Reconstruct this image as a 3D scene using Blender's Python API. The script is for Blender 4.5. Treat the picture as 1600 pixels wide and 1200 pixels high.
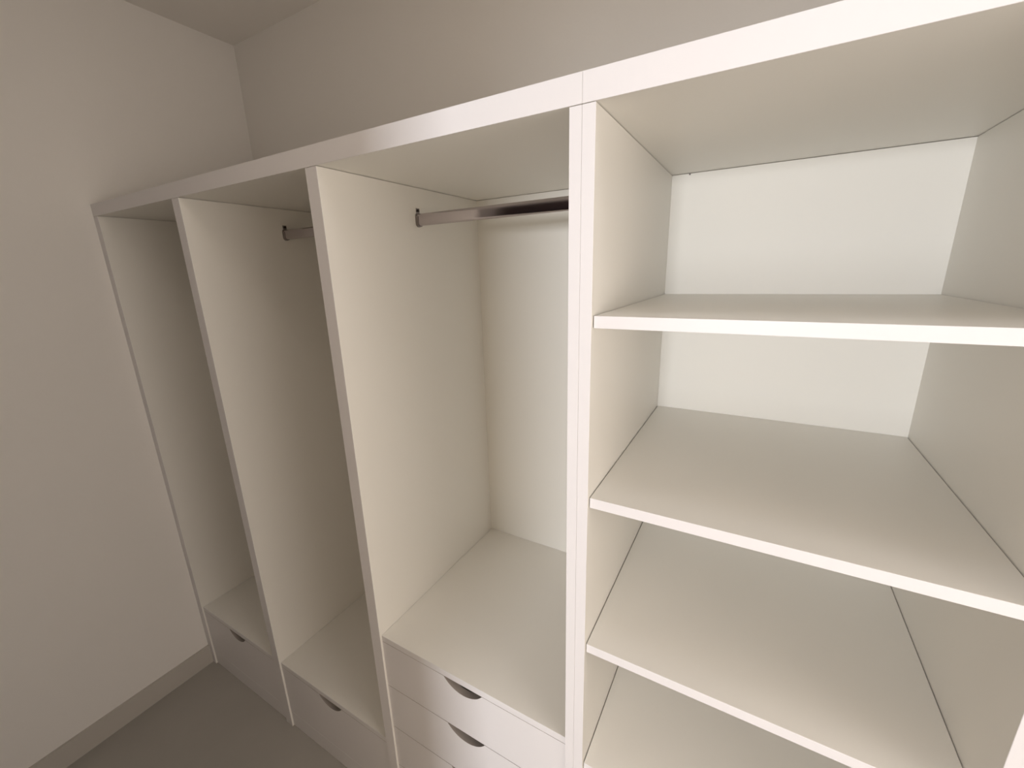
import bpy, bmesh, math
from mathutils import Matrix, Vector

for o in list(bpy.data.objects):
    bpy.data.objects.remove(o)
scn = bpy.context.scene
C = scn.collection

# ---------------------------------------------------------------- camera
cd = bpy.data.cameras.new('camera')
cam = bpy.data.objects.new('camera', cd)
C.objects.link(cam)
cd.sensor_width = 36.0
cd.lens = 655.75 / 1600 * 36.0
cd.clip_start = 0.02


def cam_matrix(a, b, c, loc):
    rz = Matrix.Rotation(a, 3, 'Z')
    rx = Matrix.Rotation(b, 3, 'X')
    ry = Matrix.Rotation(c, 3, 'Y')
    m = rz @ rx @ ry
    r, f, u = m.col[0], m.col[1], m.col[2]
    k = Matrix(((r[0], u[0], -f[0]), (r[1], u[1], -f[1]), (r[2], u[2], -f[2]))).to_4x4()
    k.translation = loc
    return k


cam.matrix_world = cam_matrix(0.5284, -0.2627, 0.0289, Vector((1.921, -0.5962, 1.6225)))
scn.camera = cam

# ---------------------------------------------------------------- world, lights, exposure
w = bpy.data.worlds.new('world')
scn.world = w
w.use_nodes = True
w.node_tree.nodes['Background'].inputs[0].default_value = (1.0, 0.80, 0.60, 1)
w.node_tree.nodes['Background'].inputs[1].default_value = 1.05

scn.view_settings.view_transform = 'Standard'
scn.view_settings.look = 'None'
scn.view_settings.gamma = 1.0
scn.view_settings.use_curve_mapping = False
scn.view_settings.exposure = 0.27


def area_light(name, loc, target, sx, sy, power, color, spread=180):
    l = bpy.data.lights.new(name, 'AREA')
    l.shape = 'RECTANGLE'
    l.size, l.size_y = sx, sy
    l.energy = power
    l.color = color
    l.spread = math.radians(spread)
    o = bpy.data.objects.new(name, l)
    C.objects.link(o)
    o.location = loc
    o.rotation_euler = (Vector(target) - Vector(loc)).to_track_quat('-Z', 'Z').to_euler()
    return o


# daylight of a window in the room outside the closet doorway (upper and lower sash)
area_light('window_daylight', (1.80, -4.0, 1.78), (1.80, 0, 1.43), 0.66, 0.45, 65, (0.95, 0.955, 1.0))
area_light('window_daylight_lower', (1.80, -4.0, 1.15), (1.80, 0, 1.0), 0.66, 0.70, 17, (0.90, 0.95, 1.0))
# warm daylight from the far right end of the passage
area_light('passage_daylight', (3.30, -0.20, 1.5), (0, -0.20, 1.5), 0.30, 1.8, 16.8, (1.0, 0.905, 0.83))
# added fill lights under the ceiling, no real lamps, to lift the ambient
area_light('ceiling_fill_light', (2.05, -0.20, 2.48), (2.05, -0.20, 0), 0.22, 0.22, 0.9, (0.95, 0.95, 1.0))
area_light('ceiling_fill_light', (1.15, -0.45, 2.48), (1.15, -0.45, 0), 0.22, 0.22, 0.8, (1.0, 0.88, 0.75))

# ---------------------------------------------------------------- measures (metres)
XS = 1.6924                       # seam between the two cabinets
P1L, P1R = 0.543, 0.580
P2L, P2R = 1.108, 1.143
P3L, P3R = 1.6742, 1.7115
XL, XR, XE = 0.034, 2.2321, 2.269
ZT, ZB = 1.8706, 1.8334
ZC = 0.6908                       # floor of the third compartment
ZA = 0.295                        # floor of the first and second compartment
ZP = 0.070                        # plinth
YS = 0.006                        # shelves set back a little
YB = 0.553                        # face of the back panel
YW = 0.570                        # room wall behind
CEIL = 2.521
YN = -0.95                        # near wall with the doorway
TB = 0.018


# ---------------------------------------------------------------- materials
def material(name, col, rough=0.5, metal=0.0, spec=0.5, bump=0.0, bscale=200.0, var=0.0, vscale=3.0):
    m = bpy.data.materials.new(name)
    m.use_nodes = True
    nt = m.node_tree
    b = nt.nodes['Principled BSDF']
    b.inputs['Base Color'].default_value = (*col, 1)
    b.inputs['Roughness'].default_value = rough
    b.inputs['Metallic'].default_value = metal
    b.inputs['Specular IOR Level'].default_value = spec
    tc = nt.nodes.new('ShaderNodeTexCoord')
    if var > 0:
        n = nt.nodes.new('ShaderNodeTexNoise')
        n.inputs['Scale'].default_value = vscale
        n.inputs['Detail'].default_value = 5
        nt.links.new(tc.outputs['Object'], n.inputs['Vector'])
        r = nt.nodes.new('ShaderNodeMixRGB')
        r.inputs[1].default_value = (*[c * (1 - var) for c in col], 1)
        r.inputs[2].default_value = (*[min(1, c * (1 + var)) for c in col], 1)
        nt.links.new(n.outputs['Fac'], r.inputs[0])
        nt.links.new(r.outputs[0], b.inputs['Base Color'])
    if bump > 0:
        n2 = nt.nodes.new('ShaderNodeTexNoise')
        n2.inputs['Scale'].default_value = bscale
        n2.inputs['Detail'].default_value = 4
        nt.links.new(tc.outputs['Object'], n2.inputs['Vector'])
        bp = nt.nodes.new('ShaderNodeBump')
        bp.inputs['Strength'].default_value = bump
        bp.inputs['Distance'].default_value = 0.001
        nt.links.new(n2.outputs['Fac'], bp.inputs['Height'])
        nt.links.new(bp.outputs[0], b.inputs['Normal'])
    return m


M_PANEL = material('white_melamine', (0.855, 0.835, 0.785), 0.42, spec=0.35, bump=0.05, bscale=350)
M_EDGE = material('white_edge_banding', (0.755, 0.735, 0.74), 0.40, spec=0.35)
M_BACK = material('cream_back_board', (0.80, 0.785, 0.73), 0.5, spec=0.3)
M_WALL = material('painted_plaster', (0.86, 0.835, 0.80), 0.85, spec=0.2, bump=0.25, bscale=120, var=0.015)
M_CEIL = material('ceiling_paint', (0.85, 0.82, 0.78), 0.9, spec=0.2)
M_FLOOR = material('grey_floor_tile', (0.40, 0.38, 0.345), 0.45, spec=0.4, var=0.06, vscale=6)
M_BASE = material('grey_skirting', (0.54, 0.51, 0.465), 0.5, spec=0.4, var=0.03)
M_CHROME = material('chrome', (0.52, 0.48, 0.49), 0.12, metal=1.0)
M_BRACKET = material('bracket_metal', (0.30, 0.27, 0.26), 0.35, metal=0.8)
M_SCREW = material('dark_screw', (0.05, 0.035, 0.03), 0.4, metal=0.6)
M_WOOD = material('dark_brown_door', (0.035, 0.014, 0.012), 0.5, spec=0.3, var=0.2, vscale=8)
M_BOX = material('drawer_box_board', (0.30, 0.28, 0.25), 0.6)  # darkened colour stands in for the shade inside the drawers
M_RIM_SHADE = material('shaded_board_edge', (0.36, 0.32, 0.29), 0.7)  # shade of drawer gaps and cut-outs, put into the edge colour


# ---------------------------------------------------------------- helpers
def add_box(bm, x0, x1, y0, y1, z0, z1, bevel=0.0004):
    v = [bm.verts.new((x, y, z)) for x in (x0, x1) for y in (y0, y1) for z in (z0, z1)]
    f = [(0, 1, 3, 2), (4, 6, 7, 5), (0, 4, 5, 1), (2, 3, 7, 6), (0, 2, 6, 4), (1, 5, 7, 3)]
    fs = [bm.faces.new([v[i] for i in q]) for q in f]
    if bevel:
        es = {e for q in fs for e in q.edges}
        bmesh.ops.bevel(bm, geom=list(es), offset=bevel, segments=1, affect='EDGES')


def obj(name, bm, mats, parent=None, origin=None, edge=False, rim=None):
    """One mesh object; with edge=True faces that look out of the cabinet get the edge banding."""
    bmesh.ops.recalc_face_normals(bm, faces=bm.faces)
    me = bpy.data.meshes.new(name)
    if not isinstance(mats, (list, tuple)):
        mats = [mats]
    for m in mats:
        me.materials.append(m)
    if edge:
        me.materials.append(M_EDGE)
        for f in bm.faces:
            if f.normal.y < -0.5:
                f.material_index = len(mats)
    if rim is not None:                                   # edges of the board, coloured dark as shade in the gaps
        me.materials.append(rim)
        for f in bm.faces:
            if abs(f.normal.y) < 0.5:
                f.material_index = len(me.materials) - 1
    if origin is not None:
        bmesh.ops.translate(bm, verts=bm.verts, vec=-Vector(origin))
    bm.to_mesh(me)
    bm.free()
    o = bpy.data.objects.new(name, me)
    C.objects.link(o)
    if origin is not None:
        o.location = origin
    if parent is not None:
        o.parent = parent
        o.matrix_parent_inverse = Matrix.Identity(4)
    return o


def box(name, dims, mat, parent=None, edge=False, bevel=0.0004, origin=None):
    bm = bmesh.new()
    add_box(bm, *dims, bevel=bevel)
    return obj(name, bm, mat, parent, edge=edge, origin=origin)


def struct(name, dims, mat):
    o = box(name, dims, mat, bevel=0)
    o['kind'] = 'structure'
    return o


def boxes_struct(name, lst, mat):
    bm = bmesh.new()
    for d in lst:
        add_box(bm, *d, bevel=0)
    o = obj(name, bm, mat)
    o['kind'] = 'structure'
    return o


def thing(name, label, cat):
    o = bpy.data.objects.new(name, None)
    C.objects.link(o)
    o['label'] = label
    o['category'] = cat
    return o


# ---------------------------------------------------------------- the room
XW = 2.272
XE2 = 3.45                                           # the passage runs on to the right
DX0, DX1, DZ = 1.475, 2.20, 1.905                       # doorway in the near wall
struct('floor', (-0.1, XE2 + 0.1, -1.6, YW + 0.1, -0.1, 0.0), M_FLOOR)
struct('ceiling', (-0.1, XE2 + 0.1, YN - 0.1, YW + 0.1, CEIL, CEIL + 0.1), M_CEIL)
struct('wall_left', (-0.1, 0.0, YN - 0.1, YW + 0.1, 0, CEIL), M_WALL)
struct('wall_back', (0.0, XW, YW, YW + 0.1, 0, CEIL), M_WALL)
boxes_struct('wall_right', [(XW, XE2, 0.0, YW + 0.1, 0, CEIL), (XE2, XE2 + 0.1, YN - 0.1, YW + 0.1, 0, CEIL)], M_WALL)
boxes_struct('wall_front', [(0.0, DX0, YN - 0.1, YN, 0, CEIL), (DX1, XE2, YN - 0.1, YN, 0, CEIL),
                            (DX0, DX1, YN - 0.1, YN, DZ, CEIL)], M_WALL)
struct('baseboard_left', (0.0, 0.010, YN, 0.0, 0, 0.087), M_BASE)
door = box('door_1', (0.66, 1.44, YN + 0.012, YN + 0.05, 0.01, 2.03), M_WOOD, bevel=0.002)
door['kind'] = 'structure'


# ---------------------------------------------------------------- cabinets
def top_panel(parent, x0, x1):
    return box('top_panel', (x0, x1, 0, YW - 0.003, ZB, ZT), M_PANEL, parent, edge=True)


def upright(parent, name, x0, x1, z1=ZB - 0.0009):
    return box(name, (x0, x1, 0, YW - 0.003, 0.0, z1), M_PANEL, parent, edge=True)


def front_with_cutout(x0, x1, z0, z1, y0, y1, cw=0.112, chh=0.027):
    """A drawer front with a half-moon finger cut-out in its top edge."""
    bm = bmesh.new()
    cx = (x0 + x1) / 2
    # circle through the two ends and the lowest point of the cut
    r = (cw * cw / 4 + chh * chh) / (2 * chh)
    czc = z1 - chh + r
    a = math.asin(cw / 2 / r)
    arc = []
    n = 28
    for i in range(n + 1):
        t = -a + 2 * a * i / n
        arc.append((cx + r * math.sin(t), czc - r * math.cos(t)))
    cols = [(x0, z1)] + arc + [(x1, z1)]
    k = len(cols)
    rings = []
    for (x, zt) in cols:
        rings.append([bm.verts.new(p) for p in ((x, y0, z0), (x, y0, zt), (x, y1, zt), (x, y1, z0))])
    for i in range(k - 1):
        A, B = rings[i], rings[i + 1]
        for q in range(4):
            r_ = (q + 1) % 4
            bm.faces.new([A[q], A[r_], B[r_], B[q]])
    bm.faces.new(rings[0])
    bm.faces.new(list(reversed(rings[-1])))
    return bm


def drawer(parent, x0, x1, z0, z1):
    g = 0.0008
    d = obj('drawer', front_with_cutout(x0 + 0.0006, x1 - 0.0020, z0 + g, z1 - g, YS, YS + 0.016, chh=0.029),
            M_PANEL, parent, edge=True, rim=M_RIM_SHADE)
    bm = bmesh.new()
    bx0, bx1 = x0 + 0.014, x1 - 0.014
    by0, by1 = YS + TB + 0.0005, 0.50
    h0, h1 = z0 + 0.015, z1 - 0.045
    add_box(bm, bx0, bx1, by0, by1, h0, h0 + 0.010, 0)
    add_box(bm, bx0, bx0 + 0.012, by0, by1, h0 + 0.0101, h1, 0)
    add_box(bm, bx1 - 0.012, bx1, by0, by1, h0 + 0.0101, h1, 0)
    add_box(bm, bx0 + 0.0121, bx1 - 0.0121, by0, by0 + 0.012, h0 + 0.0101, h1, 0)
    add_box(bm, bx0 + 0.0121, bx1 - 0.0121, by1 - 0.012, by1, h0 + 0.0101, h1, 0)
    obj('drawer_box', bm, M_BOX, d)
    return d


def oval(hw, hh, r, n=8):
    """Rounded-rectangle profile in (y, z)."""
    pts = []
    for (sy, sz, a0) in ((1, 1, 0), (-1, 1, 90), (-1, -1, 180), (1, -1, 270)):
        for i in range(n + 1):
            t = math.radians(a0 + 90 * i / n)
            pts.append((sy * (hw - r) + r * math.cos(t), sz * (hh - r) + r * math.sin(t)))
    return pts


def loft_x(bm, prof, x0, x1, y, z):
    a = [bm.verts.new((x0, y + p[0], z + p[1])) for p in prof]
    b = [bm.verts.new((x1, y + p[0], z + p[1])) for p in prof]
    k = len(prof)
    bm.faces.new([bm.verts.new(v.co) for v in a])
    bm.faces.new([bm.verts.new(v.co) for v in reversed(b)])
    for i in range(k):
        j = (i + 1) % k
        f = bm.faces.new([a[i], b[i], b[j], a[j]])
        f.smooth = True


def hanging_rail(parent, x0, x1, y=0.283, z=1.7555):
    bm = bmesh.new()
    loft_x(bm, oval(0.0075, 0.0145, 0.0058), x0 + 0.0015, x1 - 0.0015, y, z)
    rail = obj('hanging_rail', bm, M_CHROME, parent)
    rail['label'] = 'oval chrome hanging rail'
    for s, xa in ((1, x0), (-1, x1)):
        bm = bmesh.new()
        q0, q1 = sorted((xa + s * 0.0002, xa + s * 0.0014))
        loft_x(bm, oval(0.0105, 0.0175, 0.009), q0, q1, y, z)
        add_box(bm, q0, q1, y - 0.006, y + 0.006, z + 0.0178, z + 0.028, 0)
        # cup that holds the rail: lower half collar
        q2, q3 = sorted((xa + s * 0.0015, xa + s * 0.007))
        prof_o, prof_i = oval(0.0098, 0.0166, 0.0080), oval(0.0079, 0.0149, 0.0062)
        k = len(prof_o)
        ring = []
        for xx in (q2, q3):
            ring.append([bm.verts.new((xx, y + p[0], z + p[1])) for p in prof_o])
            ring.append([bm.verts.new((xx, y + p[0], z + p[1])) for p in prof_i])
        half = [i for i in range(k) if (prof_o[i][1] + prof_o[(i + 1) % k][1]) / 2 < 0.004]
        for i in half:
            j = (i + 1) % k
            bm.faces.new([ring[0][i], ring[0][j], ring[2][j], ring[2][i]])
            bm.faces.new([ring[1][i], ring[1][j], ring[3][j], ring[3][i]])
            bm.faces.new([ring[0][i], ring[0][j], ring[1][j], ring[1][i]])
            bm.faces.new([ring[2][i], ring[2][j], ring[3][j], ring[3][i]])
        br = obj('rail_bracket', bm, M_BRACKET, rail)
        bm = bmesh.new()
        mat = Matrix.Translation((xa + s * 0.0024, y, z + 0.0225)) @ Matrix.Rotation(math.pi / 2, 4, 'Y')
        bmesh.ops.create_cone(bm, cap_ends=True, segments=20, radius1=0.0034, radius2=0.0034, depth=0.0018, matrix=mat)
        sc = obj('screw', bm, M_SCREW, rail)
    return rail


# ---- left cabinet: three compartments with rails and drawers
wd = thing('wardrobe_cabinet',
           'white open wardrobe cabinet with three hanging compartments over drawers, left of the shelf cabinet', 'wardrobe')
top_panel(wd, 0.0008, XS - 0.00012)
upright(wd, 'side_panel', 0.0008, XL)
upright(wd, 'divider_panel', P1L, P1R)
upright(wd, 'divider_panel', P2L, P2R)
upright(wd, 'side_panel', P3L, XS - 0.00012)
for (a, b, zf) in ((XL, P1L, ZA), (P1R, P2L, ZA), (P2R, P3L, ZC)):
    box('compartment_floor', (a + 0.0004, b - 0.0004, YS, YB - 0.0005, zf - TB, zf), M_PANEL, wd, edge=True)
    box('back_panel', (a - 0.006 if a > XL else a, b + 0.006 if b < P3L else b, YB, YB + 0.008, ZP, ZB - 0.001), M_BACK, wd)
    box('plinth', (a + 0.0004, b - 0.0004, YS, YS + TB, 0.001, ZP - 0.0003), M_PANEL, wd, edge=True)
drawer(wd, XL, P1L, ZP, ZA - TB)
drawer(wd, P1R, P2L, ZP, ZA - TB)
zt = ZC - TB
for k in range(4):
    drawer(wd, P2R, P3L, zt - 0.1506 * (k + 1), zt - 0.1506 * k)
hanging_rail(wd, P1R, P2L)
hanging_rail(wd, P2R, P3L)

# ---- right cabinet: adjustable shelves
sh = thing('shelf_cabinet',
           'white open shelf cabinet with wide deep shelves, right of the wardrobe compartments', 'shelves')
top_panel(sh, XS + 0.00012, XE)
upright(sh, 'side_panel', XS + 0.00012, P3R)
upright(sh, 'side_panel', XR, XE)
bp = box('back_panel', (P3R, XR, YB, YB + 0.008, ZP, ZB - 0.001), M_BACK, sh)
box('bottom_panel', (P3R + 0.0004, XR - 0.0004, YS, YB - 0.0005, ZP, ZP + TB), M_PANEL, sh, edge=True)
box('plinth', (P3R + 0.0004, XR - 0.0004, YS, YS + TB, 0.001, ZP - 0.0003), M_PANEL, sh, edge=True)
for z in (1.555, 1.2539, 0.9515, 0.6504, 0.350):
    box('shelf', (P3R + 0.0017, XR - 0.0017, YS, YB - 0.0008, z - 0.0182, z), M_PANEL, sh, edge=True)
bm = bmesh.new()
bmesh.ops.create_cone(bm, cap_ends=True, segments=16, radius1=0.0016, radius2=0.0016, depth=0.001,
                      matrix=Matrix.Translation((1.751, YB - 0.0004, 1.8305)) @ Matrix.Rotation(math.pi / 2, 4, 'X'))
obj('screw', bm, M_SCREW, bp)
